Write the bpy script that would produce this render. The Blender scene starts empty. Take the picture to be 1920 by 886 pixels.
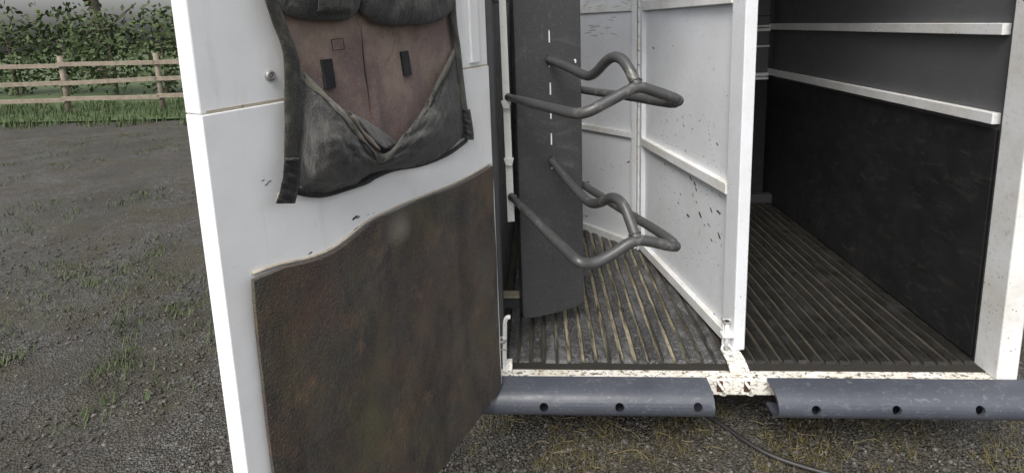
import bpy, bmesh, math, random
import numpy as np
from mathutils import Matrix, Vector
random.seed(7)
rng = np.random.default_rng(7)
scene = bpy.context.scene
COL = scene.collection

# ------------------------------------------------------------------ camera
# f, principal point and axes found from the vanishing points of the photograph (1920 x 886 pixels)
F, PX, PY = 945.0, 960.0, 192.0
CH = 1.30                                   # camera height above the trailer floor (z = 0)
GZ = -0.28                                  # ground
def ray(x, y): return np.array([(x-PX)/F, -(y-PY)/F, -1.0])
def unit(v): return v/np.linalg.norm(v)
_Y = unit(ray(1012, 45)); _Z = -ray(1165, 6300); _Z = unit(_Z-_Z.dot(_Y)*_Y); _X = np.cross(_Y, _Z)
R = np.array([_X, _Y, _Z]); C = np.array([0, 0, CH])
cam = bpy.data.cameras.new('camera'); cam_o = bpy.data.objects.new('camera', cam); COL.objects.link(cam_o)
m = Matrix([list(r) for r in R]).to_4x4(); m.translation = Vector(C); cam_o.matrix_world = m
cam.sensor_fit = 'HORIZONTAL'; cam.sensor_width = 36; cam.lens = F/1920*36
cam.shift_y = -(443-PY)/1920; cam.clip_start = 0.02; cam.clip_end = 500
scene.camera = cam_o

# ------------------------------------------------------------------ sky, sun, exposure (overcast)
SUN_EL, SUN_AZ = 52, 200                    # azimuth clockwise from +Y: the light comes from behind the camera
w = bpy.data.worlds.new('World'); scene.world = w; w.use_nodes = True
nt = w.node_tree; bg = nt.nodes['Background']
sky = nt.nodes.new('ShaderNodeTexSky'); sky.sky_type = 'NISHITA'; sky.sun_disc = False
sky.sun_elevation = math.radians(SUN_EL); sky.sun_rotation = math.radians(SUN_AZ)
sky.dust_density = 5; sky.air_density = 1; sky.ozone_density = 1
hs = nt.nodes.new('ShaderNodeHueSaturation'); hs.inputs['Saturation'].default_value = 0.32   # cloud cover greys the blue
nt.links.new(sky.outputs[0], hs.inputs['Color']); nt.links.new(hs.outputs[0], bg.inputs[0])
bg.inputs[1].default_value = 0.15
sl = bpy.data.lights.new('sun', 'SUN'); sl.energy = 1.2; sl.angle = math.radians(25); sl.color = (1, .97, .93)
so = bpy.data.objects.new('sun', sl); COL.objects.link(so)
_a, _e = math.radians(SUN_AZ), math.radians(SUN_EL)
so.rotation_euler = Vector((-math.sin(_a)*math.cos(_e), -math.cos(_a)*math.cos(_e), -math.sin(_e))).to_track_quat('-Z', 'Y').to_euler()
so.location = (-2, -4, 6)
vs = scene.view_settings; vs.view_transform = 'Standard'; vs.look = 'None'; vs.gamma = 1; vs.exposure = 0.64

# ------------------------------------------------------------------ pixel -> place helpers
def on_plane(x, y, p, n):
    r = R@ray(x, y); return C+r*(np.dot(np.asarray(p)-C, n)/np.dot(r, n))
def on_z(x, y, z): return on_plane(x, y, (0, 0, z), (0, 0, 1))
def on_Y(x, y, Y): return on_plane(x, y, (0, Y, 0), (0, 1, 0))

# ------------------------------------------------------------------ object helpers
WORLD = {}
def tag(o, label=None, cat=None, group=None, kind=None):
    if label: o['label'] = label
    if cat: o['category'] = cat
    if group: o['group'] = group
    if kind: o['kind'] = kind
    return o
def empty(name, loc, parent=None):
    o = bpy.data.objects.new(name, None); COL.objects.link(o); o.empty_display_size = .1
    loc = np.array(loc, float)
    if parent: o.parent = parent; o.location = loc-WORLD[parent.name]
    else: o.location = loc
    WORLD[o.name] = loc
    return o
class MB:
    def __init__(s): s.v = []; s.f = []
    def add(s, vs, fs):
        k = len(s.v); s.v += [tuple(map(float, p)) for p in vs]; s.f += [tuple(i+k for i in f) for f in fs]; return s
    def hexa(s, c8): return s.add(c8, [(0,3,2,1),(4,5,6,7),(0,1,5,4),(1,2,6,5),(2,3,7,6),(3,0,4,7)])
    def box(s, a, b, fr=None):
        pts = [(a[0],a[1],a[2]),(b[0],a[1],a[2]),(b[0],b[1],a[2]),(a[0],b[1],a[2]),
               (a[0],a[1],b[2]),(b[0],a[1],b[2]),(b[0],b[1],b[2]),(a[0],b[1],b[2])]
        if fr: pts = [fr(*p) for p in pts]
        return s.hexa(pts)
    def tube(s, pts, r, n=12, caps=True, r_end=None):
        P = [np.asarray(p, float) for p in pts]; N = len(P)
        T = [unit(P[min(i+1, N-1)]-P[max(i-1, 0)]) for i in range(N)]
        up = np.array([0, 0, 1.]) if abs(T[0][2]) < .9 else np.array([1., 0, 0])
        a = unit(np.cross(T[0], up)); vs = []
        for i in range(N):
            a = unit(a-a.dot(T[i])*T[i]); b = np.cross(T[i], a)
            rr = r[i] if hasattr(r, '__len__') else (r if r_end is None else r+(r_end-r)*i/(N-1))
            vs += [P[i]+rr*(math.cos(q)*a+math.sin(q)*b) for q in [2*math.pi*j/n for j in range(n)]]
        fs = [(i*n+j, i*n+(j+1) % n, (i+1)*n+(j+1) % n, (i+1)*n+j) for i in range(N-1) for j in range(n)]
        if caps: fs += [tuple(range(n-1, -1, -1)), tuple((N-1)*n+j for j in range(n))]
        return s.add(vs, fs)
    def grid(s, G):
        G = np.asarray(G); a, b = G.shape[:2]
        return s.add(G.reshape(-1, 3), [(i*b+j, i*b+j+1, (i+1)*b+j+1, (i+1)*b+j) for i in range(a-1) for j in range(b-1)])
    def prism(s, poly, fr, t0, t1):          # poly of (a, b); fr(a, b, t)
        n = len(poly)
        return s.add([fr(a, b, t0) for a, b in poly]+[fr(a, b, t1) for a, b in poly],
              [tuple(range(n-1, -1, -1)), tuple(range(n, 2*n))]+[(i, (i+1) % n, n+(i+1) % n, n+i) for i in range(n)])
    def build(s, name, mat, parent=None, smooth=False, bevel=0, solid=0, subd=0, origin=None):
        V = np.array(s.v); c = np.array(origin, float) if origin is not None else np.array([*(V.min(0)+V.max(0))[:2]/2, V[:, 2].min()])
        me = bpy.data.meshes.new(name); me.from_pydata([tuple(p) for p in V-c], [], s.f)
        bm = bmesh.new(); bm.from_mesh(me); bmesh.ops.recalc_face_normals(bm, faces=bm.faces); bm.to_mesh(me); bm.free()
        o = bpy.data.objects.new(name, me); COL.objects.link(o); me.materials.append(mat)
        if parent: o.parent = parent; o.location = c-WORLD[parent.name]
        else: o.location = c
        WORLD[o.name] = c
        if smooth:
            me.polygons.foreach_set('use_smooth', [True]*len(me.polygons))
        if solid:
            md = o.modifiers.new('thick', 'SOLIDIFY'); md.thickness = solid; md.offset = 0
        if bevel:
            md = o.modifiers.new('bevel', 'BEVEL'); md.width = bevel; md.segments = 2; md.limit_method = 'ANGLE'; md.angle_limit = math.radians(40)
        if subd:
            md = o.modifiers.new('sub', 'SUBSURF'); md.levels = subd; md.render_levels = subd
        return o
def box(name, a, b, mat, parent, bevel=.002, fr=None): return MB().box(a, b, fr).build(name, mat, parent, bevel=bevel)
def spline(pts, n):                          # Catmull-Rom through the points, n samples evenly in arc length
    P = np.array(pts, float); P = np.vstack([2*P[0]-P[1], P, 2*P[-1]-P[-2]]); out = []
    for i in range(1, len(P)-2):
        for t in np.linspace(0, 1, 16, endpoint=False):
            a, b, c, d = P[i-1], P[i], P[i+1], P[i+2]
            out.append(.5*((2*b)+(c-a)*t+(2*a-5*b+4*c-d)*t*t+(3*b-a-3*c+d)*t**3))
    out.append(P[-2]); out = np.array(out)
    L = np.r_[0, np.cumsum(np.linalg.norm(np.diff(out, axis=0), axis=1))]
    q = np.linspace(0, L[-1], n)
    return np.stack([np.interp(q, L, out[:, k]) for k in range(out.shape[1])], 1)
def wob(x, y, k=0.):                         # smooth cheap noise, about -1..1
    return (math.sin(x*1.7+1.3*k)*math.cos(y*2.3-k)+math.sin(x*3.1-y*2.2+2*k)*.6+math.sin(x*6.3+y*5.1+k)*.3)/1.6

# ------------------------------------------------------------------ materials
class NT:
    def __init__(s, name):
        s.m = bpy.data.materials.new(name); s.m.use_nodes = True; s.t = s.m.node_tree
        s.b = s.t.nodes['Principled BSDF']; s.pos = s.t.nodes.new('ShaderNodeNewGeometry').outputs['Position']
    def n(s, kind, **kw):
        o = s.t.nodes.new('ShaderNode'+kind)
        for k, v in kw.items(): setattr(o, k, v)
        return o
    def l(s, a, b): s.t.links.new(a, b)
    def scale(s, sc, rot=(0, 0, 0), src=None):
        o = s.n('Mapping'); o.inputs['Scale'].default_value = sc; o.inputs['Rotation'].default_value = rot; s.l(src or s.pos, o.inputs[0]); return o.outputs[0]
    def noise(s, sc, detail=4, rough=.55, vec=None, dist=0):
        o = s.n('TexNoise'); o.inputs['Scale'].default_value = sc; o.inputs['Detail'].default_value = detail
        o.inputs['Roughness'].default_value = rough; o.inputs['Distortion'].default_value = dist; s.l(vec or s.pos, o.inputs['Vector']); return o.outputs['Fac']
    def vor(s, sc, vec=None, out='Distance', feat='F1'):
        o = s.n('TexVoronoi', feature=feat); o.inputs['Scale'].default_value = sc; s.l(vec or s.pos, o.inputs['Vector']); return o.outputs[out]
    def ramp(s, fac, stops):
        o = s.n('ValToRGB'); e = o.color_ramp.elements
        while len(e) < len(stops): e.new(.5)
        for q, (p, c) in zip(e, stops): q.position = p; q.color = (*c, 1) if hasattr(c, '__len__') else (c, c, c, 1)
        s.l(fac, o.inputs[0]); return o.outputs[0]
    def mix(s, fac, a, b, mode='MIX'):
        o = s.n('MixRGB', blend_type=mode)
        for k, v in ((0, fac), (1, a), (2, b)):
            if hasattr(v, 'is_linked'): s.l(v, o.inputs[k])
            else: o.inputs[k].default_value = v if k == 0 else (*v, 1)
        return o.outputs[0]
    def mul(s, a, b):
        o = s.n('Math', operation='MULTIPLY'); s.l(a, o.inputs[0])
        if hasattr(b, 'is_linked'): s.l(b, o.inputs[1])
        else: o.inputs[1].default_value = b
        return o.outputs[0]
    def bump(s, h, strength=.3, dist=.002, prev=None):
        o = s.n('Bump'); o.inputs['Strength'].default_value = strength; o.inputs['Distance'].default_value = dist; s.l(h, o.inputs['Height'])
        if prev: s.l(prev, o.inputs['Normal'])
        s.l(o.outputs[0], s.b.inputs['Normal']); return o.outputs[0]
    def done(s, col, rough=.5, metal=0, spec=.5):
        for v, k in ((col, 'Base Color'), (rough, 'Roughness')):
            if hasattr(v, 'is_linked'): s.l(v, s.b.inputs[k])
            else: s.b.inputs[k].default_value = (*v, 1) if hasattr(v, '__len__') else v
        s.b.inputs['Metallic'].default_value = metal; s.b.inputs['Specular IOR Level'].default_value = spec
        return s.m

def white_paint(name, base, dirt, dirt_amt, chips, rough=.38):
    t = NT(name)
    c = t.mix(t.mul(t.ramp(t.noise(5, 6, .65), [(.42, 0), (.75, 1)]), dirt_amt), base, dirt)
    c = t.mix(t.mul(t.ramp(t.noise(60, 3, .7), [(.55, 0), (.8, 1)]), dirt_amt*.7), c, tuple(.45*x for x in dirt))
    if chips:
        spec = t.mul(t.ramp(t.vor(55), [(.10, 1), (.16, 0)]), t.ramp(t.noise(7, 4), [(.60-chips*.1, 0), (.66-chips*.1, 1)]))
        c = t.mix(spec, c, (.07, .065, .06))
    t.bump(t.noise(35, 3), .05, .002)
    return t.done(c, t.ramp(t.noise(20, 4), [(.3, rough-.06), (.7, rough+.14)]))
def door_paint():
    t = NT('door_white_paint')
    c = t.mix(t.mul(t.ramp(t.noise(4, 7, .7), [(.42, 0), (.75, 1)]), .35), (.83, .84, .845), (.64, .62, .56))
    c = t.mix(t.mul(t.ramp(t.noise(9, 6, .7, t.scale((2.5, 2.5, .25)), .5), [(.56, 0), (.74, 1)]), .30), c, (.46, .42, .34))
    c = t.mix(t.mul(t.ramp(t.noise(45, 6, .8), [(.62, 0), (.72, 1)]), .35), c, (.32, .29, .24))
    b = t.bump(t.noise(3, 3), .25, .02); t.bump(t.noise(60, 3), .05, .002, b)
    return t.done(c, t.ramp(t.noise(14, 5), [(.3, .30), (.7, .52)]))
M_door = door_paint()
M_part = white_paint('partition_white_paint', (.70, .72, .745), (.53, .52, .49), .35, .10)
M_rail = white_paint('rail_white_paint', (.74, .745, .74), (.50, .46, .36), .65, .75)
def sill_mat():
    t = NT('worn_sill_paint')
    c = t.mix(t.ramp(t.noise(9, 5, .6), [(.4, 0), (.7, .8)]), (.78, .77, .72), (.56, .51, .39))
    v = t.scale((1, 1.6, 1.6))
    c = t.mix(t.ramp(t.noise(48, 6, .75, v, .6), [(.52, 0), (.59, 1)]), c, (.095, .066, .040))
    c = t.mix(t.ramp(t.noise(70, 5, .7), [(.60, 0), (.68, .8)]), c, (.16, .09, .045))
    t.bump(t.noise(60, 5), .3, .002)
    return t.done(c, .6)
M_sill = sill_mat()
def rubber_mat(scuff):
    t = NT('kick_mat_rubber')
    v = t.scale((1, 1, .8))
    c = t.ramp(t.noise(5.5, 9, .75, v, .5), [(.34, (.026, .025, .024)), (.5, (.052, .047, .041)), (.66, (.090, .082, .068))])
    c = t.mix(t.ramp(t.noise(5.2, 9, .72, t.scale((1.2, 1, 1), (0, .6, .3)), .6), [(.46, 0), (.63, .76)]), c, (.106, .058, .039))
    c = t.mix(t.ramp(t.noise(6.5, 9, .72, t.scale((1, 1, .6), (.7, .9, 0)), .4), [(.48, 0), (.64, .74)]), c, (.092, .082, .038))
    c = t.mix(t.ramp(t.noise(2.6, 8, .7, t.scale((1, 1.3, 1), (.2, 0, 1.1))), [(.48, 0), (.64, .65)]), c, (.056, .038, .038))
    c = t.mix(t.ramp(t.noise(3.6, 9, .72, t.scale((2.2, 2.2, .7), (.5, .2, .1)), .3), [(.50, 0), (.64, .75)]), c, (.020, .020, .021))
    c = t.mix(t.ramp(t.noise(11, 8, .7, t.scale((1, 1, 1), (1.7, .3, 1.1))), [(.58, 0), (.72, .68)]), c, (.19, .115, .068))
    c = t.mix(t.ramp(t.noise(16, 8, .75, t.scale((4, 4, .35), (.75, .1, .2)), .2), [(.60, 0), (.70, .4)]), c, (.16, .15, .13))
    d = t.n('VectorMath', operation='DISTANCE'); t.l(t.pos, d.inputs[0]); d.inputs[1].default_value = tuple(scuff)
    c = t.mix(t.mul(t.ramp(d.outputs['Value'], [(.0, 1), (.05, 0)]), .6), c, (.26, .24, .19))
    c = t.mix(t.ramp(t.noise(210, 4, .75), [(.48, 0), (.68, .6)]), c, (.15, .137, .115))
    b = t.bump(t.noise(240, 2, .5), .9, .004)
    t.bump(t.noise(9, 5), .35, .010, b)
    return t.done(c, t.ramp(t.noise(8, 4), [(.3, .44), (.7, .70)]), spec=.5)
def cloth(name, a, b, dust, dust_lo=.55, fine=900, rough=.9, dsc=16, crease=.5):
    t = NT(name)
    c = t.mix(t.noise(9, 5, .6), a, b)
    c = t.mix(t.ramp(t.noise(dsc, 8, .72), [(dust_lo, 0), (dust_lo+.2, .7)]), c, dust)
    c = t.mix(t.ramp(t.noise(300, 3, .7), [(.48, 0), (.7, .55)]), c, dust)
    wv = t.n('TexWave', wave_type='BANDS', bands_direction='Z'); wv.inputs['Scale'].default_value = fine/6.28; wv.inputs['Distortion'].default_value = .6; t.l(t.pos, wv.inputs[0])
    q = t.bump(wv.outputs['Fac'], .3, .001)
    q = t.bump(t.noise(34, 6, .65, t.scale((1, 1, .45), (.5, .3, .2)), .8), crease, .014, q); t.bump(t.noise(420, 2), .6, .0015, q)
    m = t.done(c, 1.0, spec=.06); t.b.inputs['Sheen Weight'].default_value = .25; return m
M_cloth = cloth('charcoal_mesh_fabric', (.024, .024, .025), (.042, .042, .041), (.115, .113, .100), .49, crease=.7)
M_strap = cloth('black_webbing', (.022, .022, .021), (.042, .041, .037), (.12, .115, .085), .50, 700)
M_tail = cloth('black_velcro', (.010, .010, .012), (.016, .016, .018), (.03, .03, .03), .62)
M_tape = cloth('grey_binding_tape', (.060, .059, .050), (.115, .112, .092), (.20, .18, .14), .52)
def mauve():
    m = cloth('faded_mauve_canvas', (.130, .092, .096), (.205, .145, .128), (.37, .285, .22), .45, dsc=8, crease=.35)
    return m
M_mauve = mauve()
M_rust = cloth('frayed_lining', (.085, .07, .05), (.17, .14, .105), (.10, .05, .03), .50, dsc=60)
def coated(name, a, b, mark, rough=.45, metal=0, streak=(3, 3, 9), amt=.5):
    t = NT(name)
    c = t.mix(t.noise(4, 5, .6), a, b)
    c = t.mix(t.mul(t.ramp(t.noise(6, 6, .65, t.scale(streak, (.2, .5, .1)), 1.5), [(.56, 0), (.72, 1)]), amt), c, mark)
    c = t.mix(t.ramp(t.noise(120, 3, .6), [(.62, 0), (.8, .5)]), c, mark)
    t.bump(t.noise(70, 4), .06, .001)
    return t.done(c, t.ramp(t.noise(11, 4), [(.3, rough-.08), (.7, rough+.15)]), metal)
M_board = coated('board_grey_coating', (.046, .046, .050), (.062, .061, .066), (.125, .125, .125), .42, 0, (2, 2, 5), amt=.55)
M_tube = coated('gunmetal_tube', (.045, .046, .048), (.085, .085, .084), (.20, .19, .165), .36, .15, (2.5, 2.5, 2.5), .85)
M_dark = coated('dark_steel_post', (.030, .031, .034), (.045, .046, .050), (.07, .07, .07), .45)
M_black = coated('black_wall_lining', (.010, .010, .011), (.019, .019, .019), (.060, .056, .05), .55, 0, (1.5, 1.5, 4), .6)
M_grey = coated('grey_wall_sheet', (.085, .087, .09), (.11, .112, .115), (.16, .16, .155), .45)
M_zinc = coated('dull_zinc', (.24, .24, .23), (.36, .36, .34), (.20, .15, .10), .42, .35, (1, 1, 1), .5)
M_strip = coated('off_white_strip', (.66, .66, .63), (.72, .72, .69), (.25, .23, .2), .5, amt=.3)
M_brk = coated('tan_bracket', (.22, .20, .15), (.30, .27, .20), (.10, .08, .05), .6)
M_bump = coated('blue_grey_rubber', (.034, .039, .053), (.086, .093, .112), (.17, .178, .19), .42, 0, (5, 9, 9), .75)
M_chip = coated('bare_chip', (.030, .030, .028), (.06, .055, .05), (.10, .08, .06), .7)
M_scuff = coated('grey_scuff', (.40, .40, .38), (.50, .50, .47), (.25, .24, .21), .7)
M_tan = coated('tan_caulk', (.34, .29, .21), (.55, .50, .42), (.14, .10, .06), .8, 0, (6, 6, 6), .8)
M_rustm = coated('rust', (.10, .045, .022), (.05, .03, .02), (.2, .1, .05), .8)
M_roof = coated('roof_sheet', (.55, .55, .55), (.6, .6, .6), (.4, .4, .4), .5)
M_tyre = coated('tyre_rubber', (.018, .018, .018), (.028, .028, .028), (.05, .05, .05), .8)
def rib_mat():
    t = NT('floor_rib_rubber')
    v = t.scale((1, .45, 1))
    c = t.ramp(t.noise(10, 7, .75, v, .6), [(.32, (.020, .020, .019)), (.50, (.046, .045, .044)), (.68, (.17, .17, .172))])
    c = t.mix(t.ramp(t.noise(4, 4, .6, v), [(.5, 0), (.68, .5)]), c, (.024, .023, .021))
    c = t.mix(t.ramp(t.noise(110, 5, .75), [(.51, 0), (.66, .8)]), c, (.24, .24, .238))
    sx = t.n('SeparateXYZ'); t.l(t.pos, sx.inputs[0])      # stall side soiled and painted darker for its dim light; tack side dusty
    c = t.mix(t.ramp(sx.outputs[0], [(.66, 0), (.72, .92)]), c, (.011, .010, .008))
    b = t.bump(t.noise(50, 6, .75), .8, .006)
    t.bump(t.noise(220, 3), .5, .002, b)
    return t.done(c, t.ramp(t.noise(12, 5, .7), [(.35, .22), (.65, .70)]))
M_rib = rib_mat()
def groove_mat():
    t = NT('floor_groove_dirt')
    v = t.scale((7, .7, 1))
    c = t.mix(t.ramp(t.noise(5, 6, .7, v, .4), [(.41, 0), (.55, 1)]), (.024, .022, .017), (.32, .28, .19))
    c = t.mix(t.ramp(t.noise(3.5, 4, .6, t.scale((5, 1.1, 1), (0, 0, .02))), [(.52, 0), (.66, .9)]), c, (.13, .128, .085))
    c = t.mix(t.ramp(t.noise(2.6, 3, .6, t.scale((4, .9, 1))), [(.60, 0), (.72, .8)]), c, (.20, .125, .065))
    c = t.mix(t.ramp(t.noise(60, 5, .7), [(.54, 0), (.70, .8)]), c, (.030, .026, .018))
    # grooves darken at both sides; stall side black and wet, its shade painted in
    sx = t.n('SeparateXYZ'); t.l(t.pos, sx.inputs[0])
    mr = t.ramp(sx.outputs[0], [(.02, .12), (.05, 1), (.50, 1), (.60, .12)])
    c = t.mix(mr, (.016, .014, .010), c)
    my = t.n('MapRange'); my.inputs[1].default_value = 1.775; my.inputs[2].default_value = 1.80; t.l(sx.outputs[1], my.inputs[0])
    c = t.mix(my.outputs[0], (.020, .018, .014), c)     # bare wet rubber lip at the edge
    t.bump(t.noise(120, 5), .5, .004)
    return t.done(c, .85)
M_groove = groove_mat()
def ground_mat():
    t = NT('wet_gravel')
    c = t.ramp(t.vor(110, out='Color'), [(.1, (.022, .020, .016)), (.6, (.055, .050, .042)), (.95, (.17, .165, .15))])
    c = t.mix(t.ramp(t.noise(2.5, 5, .65), [(.44, 0), (.62, .8)]), c, (.044, .038, .017))
    c = t.mix(t.ramp(t.noise(9, 5, .7), [(.50, 0), (.68, .8)]), c, (.030, .021, .012))
    c = t.mix(t.ramp(t.noise(1.1, 5, .6), [(.46, 0), (.62, .6)]), c, (.030, .027, .022))
    b = t.bump(t.vor(110), .9, .012)
    t.bump(t.noise(30, 6), .6, .02, b)
    return t.done(c, t.ramp(t.noise(1.3, 5, .6), [(.40, .28), (.55, .80)]))
M_ground = ground_mat()
def simple(name, stops, sc=20, rough=.8):
    t = NT(name); return t.done(t.ramp(t.noise(sc, 4, .65), stops), rough)
M_stone = simple('gravel_stone', [(.32, (.020, .018, .014)), (.54, (.058, .053, .044)), (.68, (.17, .165, .15)), (.8, (.36, .35, .33))], 60)
M_straw = simple('dry_straw', [(.3, (.11, .080, .04)), (.7, (.25, .20, .11))], 20)
M_leaf = simple('orange_leaf', [(.3, (.35, .14, .03)), (.7, (.5, .22, .05))], 60)
M_moss = simple('moss_blades', [(.3, (.055, .050, .016)), (.6, (.13, .105, .035)), (.8, (.24, .17, .07))], 25)
M_cable = simple('black_hose', [(.3, (.012, .012, .012)), (.7, (.025, .025, .025))], 40, .5)
M_grass = simple('grass', [(.3, (.035, .060, .018)), (.7, (.075, .105, .035))], 3)
M_foli = simple('hedge_leaves', [(.3, (.030, .050, .016)), (.7, (.075, .105, .035))], 2)
M_bark = simple('bark', [(.3, (.06, .048, .036)), (.7, (.13, .105, .08))], 12)
M_timber = simple('fence_timber', [(.3, (.16, .13, .10)), (.7, (.26, .22, .17))], 10)

# ================================================================== SETTING
g = MB(); n = 60
gx = np.r_[np.linspace(-60, -3, 20), np.linspace(-2.8, 3, 59), np.linspace(3.5, 60, 20)]; gy = np.r_[np.linspace(-30, -1, 14), np.linspace(-.9, 5, 60), np.linspace(5.5, 100, 26)]
G = [[(x, y, GZ+(.008*wob(x*2, y*2)+.004*wob(x*7, y*6, 2) if abs(x) < 4 else .02*wob(x*.6, y*.6))) for y in gy] for x in gx]
tag(g.grid(G).build('ground', M_ground, smooth=True), kind='structure')
gr = MB().grid([[(x, y, GZ+.03+.05*wob(x*.3, y*.3)) for y in np.linspace(9, 100, 40)] for x in np.linspace(-60, 60, 50)]).build('grass_field', M_grass, smooth=True)
tag(gr, kind='structure')

# ================================================================== HORSE TRAILER
XL, XR, YS, YF, ZR = -0.20, 1.60, 1.745, 5.2, 2.15          # inside faces, rear edge of the mat, front wall, roof
trailer = empty('horse_trailer', (.7, 3.3, GZ))
tag(trailer, 'white horse trailer with its rear tack compartment standing open', 'horse trailer')
T = trailer
box('floor_deck', (XL, 1.80, -.055), (XR, YF, -.001), M_black, T, 0)
lw = box('left_wall', (XL-.05, 1.80, -.10), (XL, YF+.05, 1.44), M_black, T)
for y in (1.81, 2.9, 4.0, 5.1): box('added_wall_post', (XL-.048, y, 1.44), (XL-.002, y+.06, ZR-.001), M_dark, lw)      # upper side opened, posts and slats added, to let light onto the partition
for z in (1.70, 1.98): box('added_slat', (XL-.056, 1.82, z), (XL-.049, YF, z+.07), M_roof, lw)
rw = box('right_wall', (XR, 1.80, -.10), (XR+.05, YF+.05, ZR), M_grey, T)
box('kick_lining', (XR-.012, 1.82, .01), (XR-.0005, YF-.01, .88), M_black, rw)
for z in (.90, 1.21): box('rail', (XR-.03, 1.82, z), (XR-.0005, YF-.01, z+.04), M_rail, rw)
box('front_wall', (XL, YF, -.10), (XR, YF+.05, ZR), M_black, T)
box('roof', (XL-.05, 1.70, ZR), (XR+.05, YF+.05, ZR+.04), M_roof, T)
box('rear_post', (-.207, 1.765, .004), (-.164, 1.799, ZR-.002), M_dark, T, .003)
box('rear_post', (XR-.02, 1.70, .001), (XR+.05, 1.795, ZR-.002), M_rail, T, .004)
# tack compartment lintel glimpsed at the top of the slot beside the grey board
box('cross_bar', (-.198, 2.18, 1.392), (-.05, 2.21, 1.412), M_dark, T, .002)
box('hook_plate', (-.185, 2.36, 1.28), (-.165, 2.37, 1.40), M_strip, T, .002)
sill = box('sill', (-.25, 1.697, -.062), (XR+.05, 1.80, 0), M_sill, T, .004)
def bumper(x0, x1):
    prof = []
    for q in np.linspace(0, math.pi, 15): prof.append((1.694-.100*math.sin(q)**.62, -.042+.054*math.cos(q)))
    inner = [(1.694-.088*math.sin(q)**.62, -.042+.044*math.cos(q)) for q in np.linspace(math.pi, 0, 15)]
    poly = prof+inner
    o = MB().prism(poly, lambda a, b, t: (t, a, b), x0, x1).build('bumper', M_bump, T)
    cut = bpy.data.meshes.new('cut'); bm = bmesh.new()
    for px in (1020, 1160, 1305):
        P = on_Y(px, 758, 1.62); x = P[0] if x0 < 0 else P[0]+.93
        bmesh.ops.create_cone(bm, cap_ends=True, segments=20, radius1=.0155, radius2=.0155, depth=.08, matrix=Matrix.Translation((x, 1.605, P[2]+.004)) @ Matrix.Rotation(math.pi/2-.5, 4, 'X'))
    bm.to_mesh(cut); bm.free()
    co = bpy.data.objects.new('cut', cut); COL.objects.link(co)
    md = o.modifiers.new('holes', 'BOOLEAN'); md.object = co; md.solver = 'EXACT'
    co.location = (0, 0, 0); bpy.context.view_layer.update()
    me = bpy.data.meshes.new_from_object(o.evaluated_get(bpy.context.evaluated_depsgraph_get()))
    o.modifiers.clear(); o.data = me; me.polygons.foreach_set('use_smooth', [True]*len(me.polygons)); me.name = 'bumper'
    md = o.modifiers.new('edges', 'EDGE_SPLIT'); md.split_angle = math.radians(35)
    bpy.data.objects.remove(co)
bumper(-.27, on_Y(1341, 745, 1.60)[0]); bumper(on_Y(1446, 722, 1.66)[0], 1.66)
# tie rings in the gap between the bumpers
for px in (1352, 1403):
    P = on_Y(px, 725, 1.692); x = P[0]; z = P[2]
    box('rusty_slot', (x-.014, 1.6935, z-.022), (x+.008, 1.6975, z+.020), M_rustm, sill, .002)
    pts = spline([(x-.012, 1.696, z+.020), (x-.004, 1.675, z+.012), (x+.008, 1.672, z-.004), (x+.008, 1.680, z-.022), (x-.002, 1.696, z-.030)], 20)
    MB().tube(pts, .0052, 8).build('tie_ring', M_sill, sill, smooth=True)
# wheels
for X in (XL-.17, XR+.17):
    wh = empty('wheel', (X, 3.5, GZ+.32), T)
    ring = [(X, 3.5+.24*math.cos(a), GZ+.32+.24*math.sin(a)) for a in np.linspace(0, 2*math.pi, 33)]
    MB().tube(ring, .083, 12, False).build('tyre', M_tyre, wh, smooth=True)
    MB().tube([(X-.06, 3.5, GZ+.32), (X-.03, 3.5, GZ+.32), (X+.03, 3.5, GZ+.32), (X+.06, 3.5, GZ+.32)], [.17, .12, .12, .17], 24).build('rim', M_roof, wh)
    box('fender', (min(X, X)-.12, 3.02, GZ+.62), (X+.12, 3.98, GZ+.66), M_roof, T, .01)
box('axle', (XL-.2, 3.47, GZ+.29), (XR+.2, 3.53, GZ+.35), M_dark, T)
box('chassis_rail', (.1, 1.86, -.14), (.16, 5.1, -.057), M_dark, T); box('chassis_rail', (1.24, 1.86, -.14), (1.30, 5.1, -.057), M_dark, T)

# stall divider deeper inside, seen past the partition
dv = empty('stall_divider', (1.05, 3.55, .0), T)
DA = np.array([.45, 3.52, 0]); DB = np.array([XR-.03, 3.60, 0]); du = unit(DB-DA); dn = np.array([du[1], -du[0], 0])
def FD(a, t, z): p = DA+du*a+dn*t; return (p[0], p[1], z)
Ld = float(np.linalg.norm(DB-DA))
box('lower_panel', (0, 0, .02), (Ld, .02, .872), M_black, dv, .002, FD)
box('upper_panel', (0, .002, .90), (Ld, .018, 1.62), M_grey, dv, .002, FD)
for z, h in ((.868, .018), (.893, .022), (1.200, .020), (1.227, .014)): box('rail', (0, -.0 , z), (Ld, .034, z+h), M_rail, dv, .002, FD)
box('seam', (0, .017, 1.300), (Ld, .0215, 1.306), M_black, dv, 0, FD)
box('latch_bar', (.98, .018, 1.092), (Ld, .034, 1.104), M_strip, dv, .002, FD)
box('latch', (.935, .018, 1.085), (.985, .04, 1.112), M_black, dv, .003, FD)
box('name_plate', (.62, .018, .972), (.945, .026, 1.000), M_strip, dv, .001, FD)
box('top_rail', (.62, .0, 1.435), (.945, .05, 1.48), M_rail, dv, .003, FD)

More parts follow.
